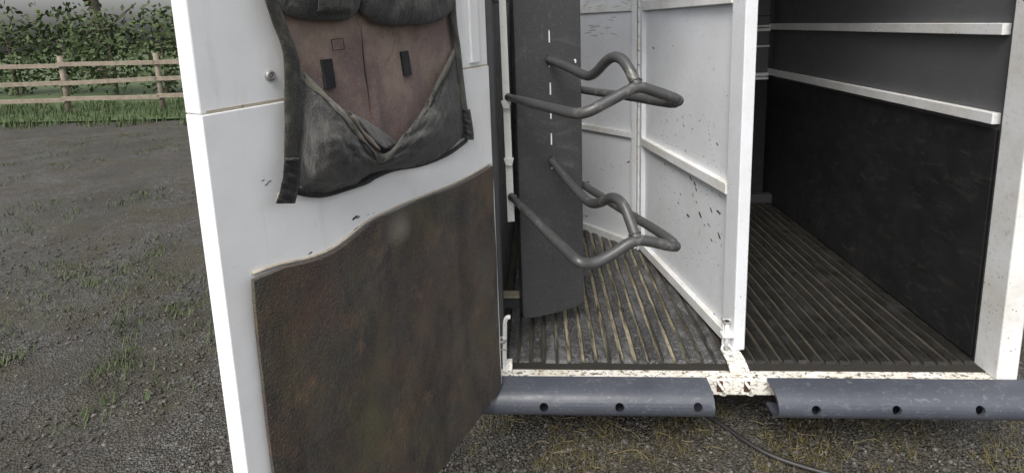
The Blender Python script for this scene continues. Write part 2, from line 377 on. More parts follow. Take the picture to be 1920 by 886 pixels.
# folding partition: two hinged leaves
P1 = np.array([.7016, 1.8928, 0]); P2 = np.array([.5292, 2.7410, 0]); P3 = np.array([.2470, 3.0400, 0])
pt = empty('partition', (.70, 1.90, 0), T)
v1 = unit(P2-P1); n1 = np.array([-v1[1], v1[0], 0]); L1 = float(np.linalg.norm(P2-P1))
v2 = unit(P3-P2); n2 = np.array([-v2[1], v2[0], 0]); L2 = .99
def F1(a, t, z): p = P1+v1*a+n1*t; return (p[0], p[1], z)
def F2(a, t, z): p = P2+v2*a+n2*t; return (p[0], p[1], z)
# n1 / n2 point to the tack side (towards the camera); rails stand proud of the sheet
PT = 1.98
for lo, hi in ((.074, .635), (.672, 1.352), (1.395, PT-.04)):
    box('panel', (-.001, -.030, lo), (L1-.03, -.018, hi), M_part, pt, 0, F1)
    box('panel', (.03, -.030, lo-.03), (L2, -.018, hi+.028), M_part, pt, 0, F2)
for z0, z1 in ((.030, .076), (.632, .675), (1.350, 1.398), (PT-.045, PT)):
    box('rail', (.004, -.034, z0), (L1-.044, .008, z1), M_rail, pt, .003, F1)
for z0, z1 in ((.004, .052), (.655, .688), (1.352, 1.400), (PT-.05, PT-.003)):
    box('rail', (.048, -.032, z0), (L2, .004, z1), M_rail, pt, .003, F2)
box('stile', (L1-.045, -.034, .028), (L1-.008, .005, PT), M_part, pt, .003, F1)
box('stile', (.014, -.034, .002), (.049, .005, PT-.003), M_part, pt, .003, F2)
box('post', (-.078, -.044, .030), (.006, .003, PT+.01), M_part, pt, .004, F1)
# piano hinge between the leaves
hp = P2+np.array([-.004, -.012, 0])*1.0
for k in range(26):
    z0 = .02+k*.075
    MB().tube([(hp[0], hp[1], z0), (hp[0], hp[1], z0+.069)], .0075, 8).build('hinge_knuckle', M_rail, pt, smooth=False)
# worn chips on the painted leaves
def chips(name, frame_pt, nrm, px_list, parent, mat, size=.006, off=.0012, stretch=1.6, ang=.6):
    mb = MB()
    nrm = np.array(nrm, float); a = unit(np.cross([0, 0, 1], nrm)); b = np.array([0, 0, 1.])
    for (x, y, sc) in px_list:
        P = on_plane(x, y, frame_pt, nrm); th = ang+random.uniform(-.35, .35); k = random.randint(6, 9); vs = []
        for j in range(k):
            q = 2*math.pi*j/k; r = size*sc*random.uniform(.55, 1.1)
            e, f_ = r*stretch*math.cos(q), r*.55*math.sin(q)
            vs.append(P+nrm*0+a*(e*math.cos(th)-f_*math.sin(th))+b*(e*math.sin(th)+f_*math.cos(th)))
        n_ = unit(nrm)*off
        mb.add([p-n_*.2 for p in vs]+[p+n_*.5 for p in vs], [tuple(range(k, 2*k))]+[(j, (j+1) % k, k+(j+1) % k, k+j) for j in range(k)])
    o = mb.build(name, mat, parent); tag(o, kind='stuff'); return o
sheet1 = P1-n1*.018
L = [(1247,308,1.0),(1295,334,1.5),(1303,345,1.5),(1305,354,1.1),(1276,364,1),(1299,366,.8),(1272,380,1.2),(1306,379,.8),(1334,395,1.5),(1347,397,2.0),(1313,403,2.3),(1290,404,1.8),(1321,422,.7),(1329,421,.9),(1348,441,1.9),(1334,450,1.1),(1350,367,.8),(1335,358,.6),(1282,236,.9),(1270,225,.6),(1298,242,.7),(1225,90,1.4),(1262,86,.7),(1280,220,.7),(1345,270,1.1),(1285,283,.9),(1265,362,.6),(1238,372,.5),(1340,590,1.2),(1312,571,.9),(1355,600,1.2),(1249,225,.6),(1247,232,.5),(1251,228,.6)]
L += [(random.uniform(1225, 1355), random.uniform(210, 500), random.uniform(.2, .55)) for _ in range(110)]
L = [p for p in L if p[1] < 470+(p[0]-1205)*1.05 and not (262+(p[0]-1205)*.53-10 < p[1] < 262+(p[0]-1205)*.53+20)]
chips('paint_chips', sheet1, n1, L, pt, M_chip, .0066, ang=-.5)
sheet2 = P2-n2*.018
L = [(1178,304,1.6),(1103,341,1.3),(1100,405,1.4),(1095,404,1.0),(1150,352,.6),(1165,310,.5)]
chips('paint_chips', sheet2, n2, L, pt, M_chip, .0058)
L = [(1117,50,3.2),(1140,52,2),(1102,62,2.4),(1150,64,2),(1128,63,1.6),(1110,57,3),(1115,67,2.2),(1145,38,1.8),(1150,33,1.5),(1108,48,2.),(1130,318,1.4),(1148,312,1.5),(1110,308,1.)]
chips('scuff_marks', sheet2, n2, L, pt, M_scuff, .0042, stretch=3.6, ang=-.08)
L = [(random.uniform(1094, 1182), random.uniform(-20, 20), random.uniform(.6, 1.8)) for _ in range(34)]
chips('scuff_marks', P2+n2*.0045, n2, L, pt, M_scuff, .0045, stretch=4.5, ang=-.1)
# slide bolt and its seat on the sill
bk = empty('bolt_seat', (.70, 1.80, 0), T)
MB().prism([(1.738, .0), (1.742, .008), (1.775, .020), (1.84, .020), (1.84, .028), (1.772, .028), (1.730, .012), (1.730, .0)], lambda a, b, t: (t, a, b), .672, .742).build('seat_plate', M_sill, bk, bevel=.002)
bx_, by_ = .690, 1.826
MB().tube([(bx_, by_, .024), (bx_, by_,   .150)], .0075, 10).build('bolt_rod', M_rail, bk, smooth=True)
ringp = [(bx_+.019*math.cos(a), by_-.012+.019*math.sin(a), .040+.006*math.sin(a)) for a in np.linspace(0, 2*math.pi, 25)]
MB().tube(ringp, .0045, 8, False).build('ring', M_rail, bk, smooth=True)
box('guide', (bx_-.020, by_-.016, .088), (bx_+.026, by_+.020, .098), M_rail, bk, .003)
box('guide', (bx_-.014, by_-.010, .142), (bx_+.014, by_+.016, .150), M_zinc, bk, .003)
box('back_plate', (bx_-.012, by_+.010, .030), (bx_+.018, by_+.020, .150), M_rail, bk, .002)
# left bent bolt
lb = empty('door_bolt', (-.16, 1.74, 0), T)
bp = on_Y(946, 660, 1.74); bx2 = bp[0]
top = on_Y(947, 603, 1.74); tip = on_Y(957, 595, 1.74)
MB().tube(spline([(bx2, 1.74, .015), (bx2, 1.74, .06), (top[0]-.001, 1.74, top[2]-.02), (top[0]+.001, 1.74, top[2]+.004), (top[0]+.008, 1.74, tip[2]+.001), (tip[0], 1.74, tip[2]+.002)], 30), .0082, 10).build('bolt_rod', M_strip, lb, smooth=True)
rz = on_Y(942, 636, 1.74)
MB().tube([(rz[0]+.012*math.cos(a), 1.738+.014*math.sin(a), rz[2]) for a in np.linspace(0, 2*math.pi, 21)], .006, 8, False).build('ring', M_zinc, lb, smooth=True)
pz = on_Y(944, 655, 1.73)
box('cross_pin', (pz[0]-.016, 1.728, pz[2]-.002), (pz[0]+.016, 1.732, pz[2]+.002), M_zinc, lb, .001)
MB().prism([(1.722, .0005), (1.722, .010), (1.745, .034), (1.764, .034), (1.764, .0005)], lambda a, b, t: (t, a, b), -.172, -.136).build('seat_plate', M_sill, lb, bevel=.003)

# ------------------------------------------------------------------ rear door, swung open
HB = np.array([-.172, 1.66, 0]); DD = np.array([-.405, -.914, 0]); ND = np.array([.914, -.405, 0])
DD = unit(DD); ND = np.array([-DD[1], DD[0], 0])
def FDoor(s, t, z): p = HB+DD*s+ND*t; return (p[0], p[1], z)
def door_px(x, y, t=0.):
    P = on_plane(x, y, HB+ND*t, ND); return float((P-HB)@DD), float(P[2])
DW, DT = .955, 2.02
dr = empty('door', (HB[0], HB[1], 0), T)
box('lower_panel', (.0, -.045, .008), (DW, 0, 1.1695), M_door, dr, .002, FDoor)
box('upper_panel', (.0, -.045, 1.1705), (DW, -.004, DT), M_door, dr, .003, FDoor)
MB().box((.01, -.02, 1.1702), (DW-.01, -.0030, 1.1755), FDoor).build('caulk_seam', M_tan, dr)
s0, _ = door_px(893, 60); s1, _ = door_px(879, 60)
box('window_trim', (s0-.004, -.004, 1.186), (s1, .008, DT-.05), M_door, dr, .003, FDoor)
box('window_trim', (s1, -.004, 1.78), (.86, .008, 1.80), M_door, dr, .003, FDoor)
for z in (.25, 1.0, 1.75):
    MB().tube([FDoor(-.012, -.02, z), FDoor(-.012, -.02, z+.09)], .012, 10).build('hinge', M_dark, dr, smooth=True)
# bolt head
bs, bz = door_px(508, 142)
def dome(s, z, r, t0=0, h=.008):
    prof = [(r, 0), (r, .003), (r*.86, .005), (r*.6, h), (r*.5, h*.75), (r*.25, h*.75), (0.001, h*.9)]
    V = [FDoor(s+a*math.cos(q), t0+b, z+a*math.sin(q)) for a, b in prof for q in np.linspace(0, 2*math.pi, 20, endpoint=False)]
    return MB().add(V, [(i*20+j, i*20+(j+1) % 20, (i+1)*20+(j+1) % 20, (i+1)*20+j) for i in range(len(prof)-1) for j in range(20)])
dome(bs, bz, .0105, -.004).build('bolt_head', M_zinc, dr, smooth=True)
M_mat = rubber_mat(on_plane(748, 428, HB+ND*.02, ND))
# kick mat: top edge lifts away from the door in a slow wave
edge_px = [(470,521),(487,515),(530,500),(570,492),(600,483),(625,472),(650,455),(675,434),(700,415),(735,398),(765,384),(800,370),(860,345),(916,314)]
E_ = spline(edge_px, 60)
tops = []
for k, (x, y) in enumerate(E_):
    s, z = door_px(x, y, .012); tops.append((s, z))
tops = sorted(tops); ss = np.linspace(.026, .915, 64); zt = np.interp(ss, [a for a, _ in tops], [b for _, b in tops])
rows = 46; Gf = np.zeros((64, rows, 3))
for i, s in enumerate(ss):
    for j in range(rows):
        v = j/(rows-1); z = .014+(zt[i]-.014)*v
        lift = max(0, v-.80)/.20
        sL = door_px(748, 428)[0]
        bulge = .010*math.exp(-((s-sL)/.05)**2-((z-.79)/.05)**2)
        t = .010+.0022*wob(s*6, z*5)+.007*lift**2*(.6+.4*math.sin(s*9))+bulge+.004*math.exp(-((s-.9)/.05)**2)
        Gf[i, j] = FDoor(s, t, z)
mo = MB().grid(Gf).build('kick_mat', M_mat, dr, smooth=True); md = mo.modifiers.new('thick', 'SOLIDIFY'); md.thickness = .009; md.offset = 0; md = mo.modifiers.new('edges', 'EDGE_SPLIT'); md.split_angle = math.radians(50)
# tan glue line along the lifting edge
MB().tube([FDoor(s, .003, z+.0035) for s, z in zip(ss[::2], zt[::2])], .0032, 6).build('glue_line', M_tan, dr, smooth=True)
box('edge_strip', (.004, .0005, .012), (.0235, .0045, .82), M_door, dr, .001, FDoor)
L = [(665,408,3.0),(672,407,1.6),(668,428,2.6),(582,474,1.5),(706,413,2.4),(716,408,2.2),(505,340,.9),(493,338,1.),(500,345,1.2),(690,402,.8),(700,400,.7)]
chips('paint_chips', HB, ND, L, dr, M_chip, .0021, stretch=2.2, ang=.25, off=.001)

# ================================================================== FLOOR MAT
fm = empty('floor_mat', (.7, 3.3, 0)); tag(fm, 'dirty black ribbed rubber floor mat laid inside the trailer', 'floor mat')
box('mat_base', (XL+.002, YS, .0005), (XR-.014, 5.1, .006), M_groove, fm, 0)
pitch, rw_ = .0500, .0385
x0 = on_z(1120, 678, .01)[0]+.0205
k0 = math.ceil((XL+.03-x0)/pitch); k1 = int((XR-.04-x0)/pitch)
proto = None
for k in range(k0, k1+1):
    x = x0+k*pitch
    if proto is None:
        mb = MB(); ys = np.r_[1.776, np.linspace(1.79, 5.05, 60)]; h = .0075; V = []; Fs = []
        for i, y in enumerate(ys):
            jl = .0015*wob(y*9, 1); jr = .0015*wob(y*8, 3, 1); hh = .001 if i == 0 else h
            V += [(x-rw_/2+jl, y, .006), (x-rw_/2+.004+jl, y, .006+hh), (x+rw_/2-.004+jr, y, .006+hh), (x+rw_/2+jr, y, .006)]
        for i in range(len(ys)-1):
            for j in range(3): Fs.append((i*4+j, i*4+j+1, (i+1)*4+j+1, (i+1)*4+j))
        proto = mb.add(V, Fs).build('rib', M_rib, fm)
    else:
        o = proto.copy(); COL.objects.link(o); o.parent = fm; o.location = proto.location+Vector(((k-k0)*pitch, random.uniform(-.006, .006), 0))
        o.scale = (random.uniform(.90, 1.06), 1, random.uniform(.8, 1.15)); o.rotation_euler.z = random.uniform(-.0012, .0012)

# ================================================================== GREY RACK BOARD
A = on_z(983, 597, .09); an = math.radians(18); U = np.array([math.cos(an), math.sin(an), 0]); N = np.array([math.sin(an), -math.cos(an), 0])
def FB(u, t, z): p = A+U*u+N*t; return (p[0], p[1], z)
def brd(x, y, wv):
    P = on_plane(x, y, A+N*wv, N); return float((P-A)@U), float(P[2])
rb = empty('rack_board', (A[0]+.1, A[1], .09)); tag(rb, 'tall dark grey slotted metal board carrying two tubular saddle racks', 'rack board')
BW = .264; SU = .137
# arcs rubbed into the coating where racks have swung
def rubbed(centres):
    t = NT('board_grey_rubbed'); c = t.mix(t.noise(4, 5, .6), (.034, .034, .036), (.047, .046, .049))
    c = t.mix(t.mul(t.ramp(t.noise(6, 6, .65, t.scale((2, 2, 5), (.2, .5, .1)), 1.5), [(.56, 0), (.74, 1)]), .35), c, (.09, .09, .09))
    for k, (P, r) in enumerate(centres):
        d = t.n('VectorMath', operation='DISTANCE'); t.l(t.pos, d.inputs[0]); d.inputs[1].default_value = tuple(P)
        ring = t.ramp(d.outputs['Value'], [(r-.012, 0), (r, 1), (r+.004, .5), (r+.03, 0)])
        c = t.mix(t.mul(t.mul(ring, t.ramp(t.noise(7, 5, .7), [(.46, 0), (.66, 1)])), .45), c, (.13, .125, .118))
    c = t.mix(t.ramp(t.noise(20, 8, .8, t.scale((1.5, 1.5, .5), (.3, .9, .2)), 1.), [(.60, 0), (.70, .45)]), c, (.15, .15, .148))
    c = t.mix(t.ramp(t.noise(9, 8, .8, t.scale((.6, .6, 3))), [(.60, 0), (.72, .4)]), c, (.11, .105, .10))
    c = t.mix(t.ramp(t.noise(120, 3, .6), [(.58, 0), (.78, .6)]), c, (.14, .14, .14))
    t.bump(t.noise(70, 4), .08, .001)
    return t.done(c, t.ramp(t.noise(9, 5, .6), [(.3, .30), (.7, .58)]))
M_board = rubbed([(FB(.150, 0, 1.03), .125), (FB(.150, 0, .62), .125), (FB(.150, 0, 1.05), .19), (FB(.16, 0, .64), .17)])
# front face built around its punched slots
slots = []
for (x, ya, yb) in ((1027, 56, 80), (1030, 155, 178), (1031, 209, 223), (1032, 250, 272)):
    za = brd(x, yb, 0)[1]; zb = brd(x, ya, 0)[1]; slots.append((za, zb))
extra = [(.30+.185*k, .335+.185*k) for k in range(0)]
slots = sorted(slots); hw = .0034
fb = MB(); zs = [.09]
for poly in ([(0, .104), (.005, .095), (.02, .090), (.07, .088), (SU-hw, .091), (SU-hw, 1.95), (0, 1.95)],
             [(SU+hw, .091), (.19, .096), (.235, .102), (.255, .109), (BW, .120), (BW, 1.95), (SU+hw, 1.95)]):
    MB().prism(poly, lambda a, b, t: FB(a, t, b), -.004, 0).build('face', M_board, rb)
cur = .0912
for za, zb in slots+[(1.95, 1.95)]:
    MB().box((SU-hw, -.004, cur), (SU+hw, -.0002, za), FB).build('slot_web', M_board, rb); cur = zb
box('partition_standin', (SU-.012, -.009, .80), (SU+.012, -.0042, 1.60), M_door, rb, 0, FB)   # added white strip imitating the lit partition seen through the slots
# bent return on the left edge, with its row of holes
box('flange', (-.004, -.055, .106), (-.0003, -.0005, 1.95), M_board, rb, .0008, FB)
box('flange', (BW+.0003, -.045, .122), (BW+.004, -.0005, 1.95), M_board, rb, .0008, FB)
for (x, y) in ((957.5, 22), (963, 132), (966, 228), (967, 275), (970, 325)):
    P = on_plane(x, y, A-U*.0042, U); z = float(P[2]); dpt = -.022
    V = [FB(-.0052, dpt+.007*math.cos(q), z+.012*math.sin(q)) for q in np.linspace(0, 2*math.pi, 14, endpoint=False)]
    V2 = [FB(-.0035, dpt+.007*math.cos(q), z+.012*math.sin(q)) for q in np.linspace(0, 2*math.pi, 14, endpoint=False)]
    MB().add(V+V2, [tuple(range(14))]+[(j, (j+1) % 14, 14+(j+1) % 14, 14+j) for j in range(14)]).build('hole', M_black, rb)
# small round holes under each centre bar and a bent tab
for (x, y) in ((1030, 125), (1035, 315)):
    u, z = brd(x, y, .001); V = [FB(u+.003*math.cos(q), .0012, z+.003*math.sin(q)) for q in np.linspace(0, 2*math.pi, 12, endpoint=False)]
    MB().add(V+[FB(u, .0018, z)], [(j, (j+1) % 12, 12) for j in range(12)]).build('rivet', M_strip, rb)
u, z = brd(1078, 115, .003); MB().prism([(u-.005, z+.006), (u+.004, z+.009), (u+.006, z-.003), (u+.001, z-.008), (u-.001, z)], lambda a, b, t: FB(a, t, b), 0, .004).build('tab', M_strip, rb)
u, z = brd(1037, 489, .0006); box('scratch', (u-.001, 0, z-.022), (u+.001, .0006, z+.018), M_black, rb, 0, FB)
# arm that ties the board to the left wall
p0 = on_Y(947, 546, 2.02); box('support_arm', (XL, 2.00, .098), (A[0]+.004, 2.035, .150), M_dark, rb, .002)
box('arm_cap', (XL, 1.992, .150), (A[0]-.001, 2.043, .157), M_brk, rb, .001)

# ================================================================== SADDLE RACKS
Lr = .60
racks = {
 'upper': dict(loop=[(953,182,0),(1005,195.5,'a'),(1045,205.5,'a'),(1068,211,'a'),(1086,213,1),(1108,207,1),(1137,192,1),(1162.5,178.4,1),(1180.6,168.5,1),(1197,164,1),(1211,166,1),(1235,174,1),(1262,183.5,1),(1271,188.5,1)],
   back=[(1271,188.5,1),(1262,193,'b'),(1235,190,'b'),(1180.6,181,'b'),(1126,174,'b'),(1090,168.5,'e')],
   spine=[(1028,111.6),(1052,121),(1076,131.5),(1095,140.5),(1106.5,142),(1119,134),(1133.6,118),(1144.5,109.5),(1155,107),(1166,111.6),(1177,125),(1188,147),(1196,163)],
   label='upper tubular steel saddle rack with a high centre hump on the grey board'),
 'lower': dict(loop=[(958.5,368,0),(992,400.5,'a'),(1025,434,'a'),(1065.5,473.7,'a'),(1084.4,490,1),(1103,494,1),(1125,488.6,1),(1155,472,1),(1179,456,1),(1198,450,1),(1222.5,453,1),(1255,460.5,1),(1266,461,1)],
   back=[(1266,461,1),(1258,451,'b'),(1228,430,'b'),(1190,407,'b'),(1138.6,375,'b'),(1092.5,346,'e')],
   spine=[(1034,300),(1065.4,339.6),(1085,361),(1098,374),(1112,381.5),(1130.4,377.5),(1146.7,370.7),(1160,374.8),(1171,388),(1182,415.4),(1194,449)],
   label='lower tubular steel saddle rack reaching out over the ribbed floor')}
def between(x, y, Pa, Pb):                  # the point of the vertical plane through Pa, Pb seen at the pixel
    d = unit(np.array([Pb[0]-Pa[0], Pb[1]-Pa[1], 0])); nn = np.array([d[1], -d[0], 0]); return on_plane(x, y, Pa, nn)
for key, r in racks.items():
    on_w = lambda x, y, wv: on_plane(x, y, A+N*wv, N)
    q = r['loop']; s_ = on_w(q[0][0], q[0][1], .003); first1 = [p for p in q if p[2] == 1][0]; c_ = on_w(first1[0], first1[1], Lr)
    pts = []
    for (x, y, kd) in q:
        if kd == 0: pts.append(s_)
        elif kd == 'a': pts.append(between(x, y, s_, c_))
        else: pts.append(on_w(x, y, Lr))
    pts[3 if key == 'lower' else 4] = on_w(q[3 if key == 'lower' else 4][0], q[3 if key == 'lower' else 4][1], Lr-.02 if key == 'upper' else Lr-.05) if key == 'upper' else pts[3]
    cr = on_w(*q[-1][:2], Lr); e_ = on_w(r['back'][-1][0], r['back'][-1][1], -.045)
    bk_ = [between(x, y, cr, e_) for (x, y, kd) in r['back'][1:-1]]+[e_]
    sr = empty('saddle_rack', (A[0]+.15, A[1]-.3, min(p[2] for p in pts))); tag(sr, r['label'], 'saddle rack', 'saddle racks on the grey board')
    RT = .0163
    lp = spline(pts, 70); tap = [RT*(.82+.18*min(1, i/14)) for i in range(70)]
    MB().tube(lp, tap, 16).build('side_bar', M_tube, sr, smooth=True)
    br = np.vstack([[cr+unit(cr-np.array(pts[-2]))*.006], spline([cr]+bk_, 40)]); br = spline([cr]+bk_, 40)
    MB().tube(br, RT*.96, 16).build('side_bar', M_tube, sr, smooth=True)
    # welded mitre at the outer corner
    sph = MB(); Vs = [cr+RT*1.03*np.array([math.sin(a)*math.cos(b), math.sin(a)*math.sin(b), math.cos(a)]) for a in np.linspace(.01, 3.13, 9) for b in np.linspace(0, 2*math.pi, 16, endpoint=False)]
    sph.add(Vs, [(i*16+j, i*16+(j+1) % 16, (i+1)*16+(j+1) % 16, (i+1)*16+j) for i in range(8) for j in range(16)]).build('weld', M_tube, sr, smooth=True)
    ap = on_w(*r['spine'][-1], Lr); sp0 = on_w(*r['spine'][0], .001)
    sp = [sp0]+[between(x, y, sp0, ap) for x, y in r['spine'][1:-1]]+[ap]
    MB().tube(spline(sp, 70), [RT*(.86+.14*min(1, i/18)) for i in range(70)], 16).build('centre_bar', M_tube, sr, smooth=True)
    wb = sp[-1]; wd_ = unit(np.array(sp[-1])-np.array(sp[-2])); e1 = unit(np.cross(wd_, [0, 0, 1.])); e2 = np.cross(wd_, e1)
    MB().tube([wb-wd_*.017+(RT+.0012)*(math.cos(q_)*e1+math.sin(q_)*e2)+wd_*.0015*math.sin(q_*9) for q_ in np.linspace(0, 2*math.pi, 41)], .0024, 6, False).build('weld', M_tube, sr, smooth=True)
    ud = unit(np.array(pts[1])-np.array(pts[0])); e1 = unit(np.cross(ud, [0, 0, 1.])); e2 = np.cross(ud, e1)
    MB().tube([pts[0]+ud*.004+.0138*(math.cos(q_)*e1+math.sin(q_)*e2) for q_ in np.linspace(0, 2*math.pi, 25)], .0022, 6, False).build('weld', M_tube, sr, smooth=True)
    box('hook_tab', (float((sp0-A)@U)-.003, -.001, sp0[2]-.018), (float((sp0-A)@U)+.003, .022, sp0[2]+.020), M_tube, sr, .001, FB)
    if key == 'lower':
        P = on_w(965, 372, -.01); MB().tube([P+np.array([-.006, 0, .012]), P+np.array([.002, 0, .012]), P+np.array([.004, 0, -.03])], .0055, 8).build('clip', M_strip, sr, smooth=True)

# ================================================================== WHITE STRIP BEHIND THE BOARD
ws = empty('hanging_strip', (-.162, 1.93, .37)); tag(ws, 'narrow white strip with two clips hanging beside the grey board', 'hanging strip')
a0, a1, b0, b1 = (on_Y(934, -30, 1.93), on_Y(947, -30, 1.93), on_Y(952, 416, 1.93), on_Y(965, 415, 1.93))
up_ = np.array([0, .006, 0])
MB().hexa([b0, b1, b1+up_, b0+up_, a0, a1, a1+up_, a0+up_]).build('strip', M_strip, ws, bevel=.001)
for (x, y) in ((949.5, 196), (954.5, 303)):
    P = on_Y(x, y, 1.926)
    MB().prism([(P[0]-.020, P[2]+.016), (P[0]+.020, P[2]+.016), (P[0]+.012, P[2]-.014), (P[0]-.012, P[2]-.014)], lambda a, b, t: (a, t, b), 1.912, 1.929).build('clip', M_strip, ws, bevel=.002)

# ================================================================== HANGING ORGANISER ON THE DOOR
bag = empty('hanging_organiser', FDoor(.47, .02, .97)); tag(bag, 'worn charcoal fabric pocket organiser strapped to the open door', 'organiser')
def dp(x, y, t):
    s, z = door_px(x, y, t); return s, z
# faded back panel
LB = [door_px(x, y, .012) for x, y in ((549, 330), (549, 190), (546, 130), (537, 88), (522, 45), (506, -2), (492, -60))]
RB = [door_px(x, y, .012) for x, y in ((876, 260), (868, 190), (862, 140), (857, 90), (851, 50), (848, -2), (846, -60))]
rows_ = []
for uu in np.linspace(0, 1, 60):
    row = []; s = .135+.66*uu
    zl = np.interp(s, [.135, .35, .6, .8], [.965, .975, .985, 1.0])
    for v in np.linspace(0, 1, 46):
        z = zl+(1.78-zl)*v
        fold = .007*math.exp(-((s-.555-.06*(z-1.1))/.012)**2)
        sL_ = np.interp(z, [b for a, b in LB], [a for a, b in LB]); sR_ = np.interp(z, [b for a, b in RB], [a for a, b in RB]); s = sR_+(sL_-sR_)*uu
        t = .008+.004*wob(s*9, z*7)+.0025*wob(s*23, z*9, 1)+fold
        row.append(FDoor(s, t, z))
    rows_.append(row)
MB().grid(rows_).build('back_panel', M_mauve, bag, smooth=True, solid=.002)
# upper pockets
def upper_pocket(pxs, ymid, depth, seed):
    C_ = spline(pxs, 40); Gp = []
    for i, (x, y) in enumerate(C_):
        u = i/39; side = math.sin(math.pi*min(max(u, .0), 1))**.28
        d = depth*side*(1+.10*wob(u*5, 0, seed))
        s, z0 = dp(x, y, .02+.55*d)
        row = [(z0+.016, .010), (z0+.005, .012+.25*d), (z0, .014+.55*d), (z0+.012, .014+.85*d), (z0+.04, .014+d), (z0+.09, .014+.98*d), (z0+.15, .014+.9*d), (z0+.22, .014+.8*d), (z0+.27, .014+.55*d)]
        row = spline(row, 26)
        Gp.append([FDoor(s, max(.009, t+(.004*wob(u*9, z*24, seed)+.0025*wob(u*23, z*60, seed+1))*side), z) for z, t in row])
    return MB().grid(Gp)
p1 = upper_pocket([(527,-2),(533,14),(548,27),(575,34),(610,38),(645,38),(664,33),(674,20),(677,2)], 0, .034, 1).build('pocket', M_cloth, bag, smooth=True, solid=.003)
p2 = upper_pocket([(677,2),(683,24),(698,38),(725,46),(765,47),(805,44),(832,36),(846,22),(851,0)], 0, .038, 2).build('pocket', M_cloth, bag, smooth=True, solid=.003)
Gf2 = []
for y in np.linspace(-70, 26, 16):
    row = []
    for x in np.linspace(600, 664, 8):
        q = dp(x, y, .054); row.append(FDoor(q[0], .054-.004*((x-632)/32)**2+.002*wob(x*.1, y*.08)-(.02 if y > 25 else 0), q[1]))
    Gf2.append(row)
MB().grid(Gf2).build('pocket_flap', M_strap, bag, smooth=True, solid=.003)
# lower pocket with its sagging V-shaped mouth
T_ = spline([(560,126),(590,158),(620,188),(648,213),(666,240),(688,268),(713,289),(734,281),(752,258),(775,231),(800,192),(826,140),(853,86)], 70)
B_ = spline([(562,332),(566,350),(578,362),(610,361),(645,352),(668,345),(692,328),(715,320),(750,317),(795,308),(830,291),(858,265),(878,238)], 70)
Gp = []; mouth = []; tape = []
for i in range(70):
    u = i/69; side = (1-abs(2*u-1)**2.6); tt = .014+.070*side*(.75+.25*math.sin(u*6.5))   # mouth gapes
    lobe = .065*(math.exp(-((u-.24)/.2)**2)+.8*math.exp(-((u-.72)/.22)**2))*min(1, side*2)
    (x0_, y0_), (x1_, y1_) = T_[i], B_[i]
    row = []
    for j in range(40):
        v = j/39
        t = (1-v)**1.2*tt+.014*v+lobe*math.sin(math.pi*v**1.25)**.8
        if v > .9: t = t*(1-(v-.9)*5)+.012*(v-.9)*5
        t += (.0055*wob(u*14, v*9, 3)+.003*wob(u*33+v*9, v*12-u*8, 5)-.007*math.exp(-((u-.20-.18*v)/.022)**2)*min(1, 3*v)-.006*math.exp(-((u-.60-.3*(1-v))/.02)**2)*(v < .5)*math.sin(2*math.pi*v))*side
        x = x0_+(x1_-x0_)*v+3.0*math.sin(u*9)*v*(1-v); y = y0_+(y1_-y0_)*v
        s, z = dp(x, y, max(t, .011)); row.append(FDoor(s, max(t, .011), z))
    Gp.append(row); mouth.append(row[0])
MB().grid(Gp).build('lower_pocket', M_cloth, bag, smooth=True, solid=.003)
# binding tape round the mouth: follows the pocket's own surface just in front of it
Gt = []
for i in range(70):
    a, b = np.array(Gp[i][0]), np.array(Gp[i][4]); wd = .022*(.8+.2*math.sin(i*.4+1)); d = unit(b-a)
    Gt.append([a+ND*.0025-d*.002, a+ND*.0032+d*wd*.5, np.array(Gp[i][5])+ND*.0030 if 0 else a+ND*.0032+d*wd])
MB().grid(Gt).build('binding_tape', M_tape, bag, smooth=True, solid=.0012)
MB().tube([np.array(g_[2])+ND*.0012 for g_ in Gt], .0011, 5).build('stitch_line', M_tail, bag)
Gh = []                                     # dark hem of the back panel below the pocket
for x, y, w_ in spline([(556,357,16),(580,363,14),(612,364,10),(660,350,9),(690,336,16),(706,326,16),(740,316,10),(790,308,8),(840,288,8),(876,262,8)], 50):
    row = []
    for k in (-1, 0, 1):
        q = door_px(x, y+k*w_/2, .016); row.append(FDoor(q[0], .016, q[1]))
    Gh.append(row)
MB().grid(Gh).build('hem', M_tail, bag, smooth=True, solid=.004)
# frayed lining where the mouth has rolled over
fr = [(650,207),(665,219),(682,240),(700,262),(722,279)]
fi = [(652,208),(684,225),(712,243),(735,260),(745,272)]
a_, b_ = spline(fr, 20), spline(fi, 20); Gq = []
for i in range(20):
    row = []
    for j in range(7):
        v = j/6; x = a_[i][0]+(b_[i][0]-a_[i][0])*v; y = a_[i][1]+(b_[i][1]-a_[i][1])*v; t = .072-.052*v+.004*wob(i*.5, j)
        s, z = dp(x, y, t); row.append(FDoor(s, t, z))
    Gq.append(row)
MB().grid(Gq).build('rolled_edge', M_cloth, bag, smooth=True, solid=.002)
fr2 = spline([(657,218),(672,238),(690,262),(712,282)], 14); Gq = []
for i, (x, y) in enumerate(fr2):
    row = []
    for dx in (-.5, 3, 6.5):
        t = .080-.0012*dx; s, z = dp(x+dx*(.6+.4*math.sin(i*.9)), y-dx*.55, t); row.append(FDoor(s, t, z))
    Gq.append(row)
MB().grid(Gq).build('frayed_lining', M_rust, bag, smooth=True, solid=.002)
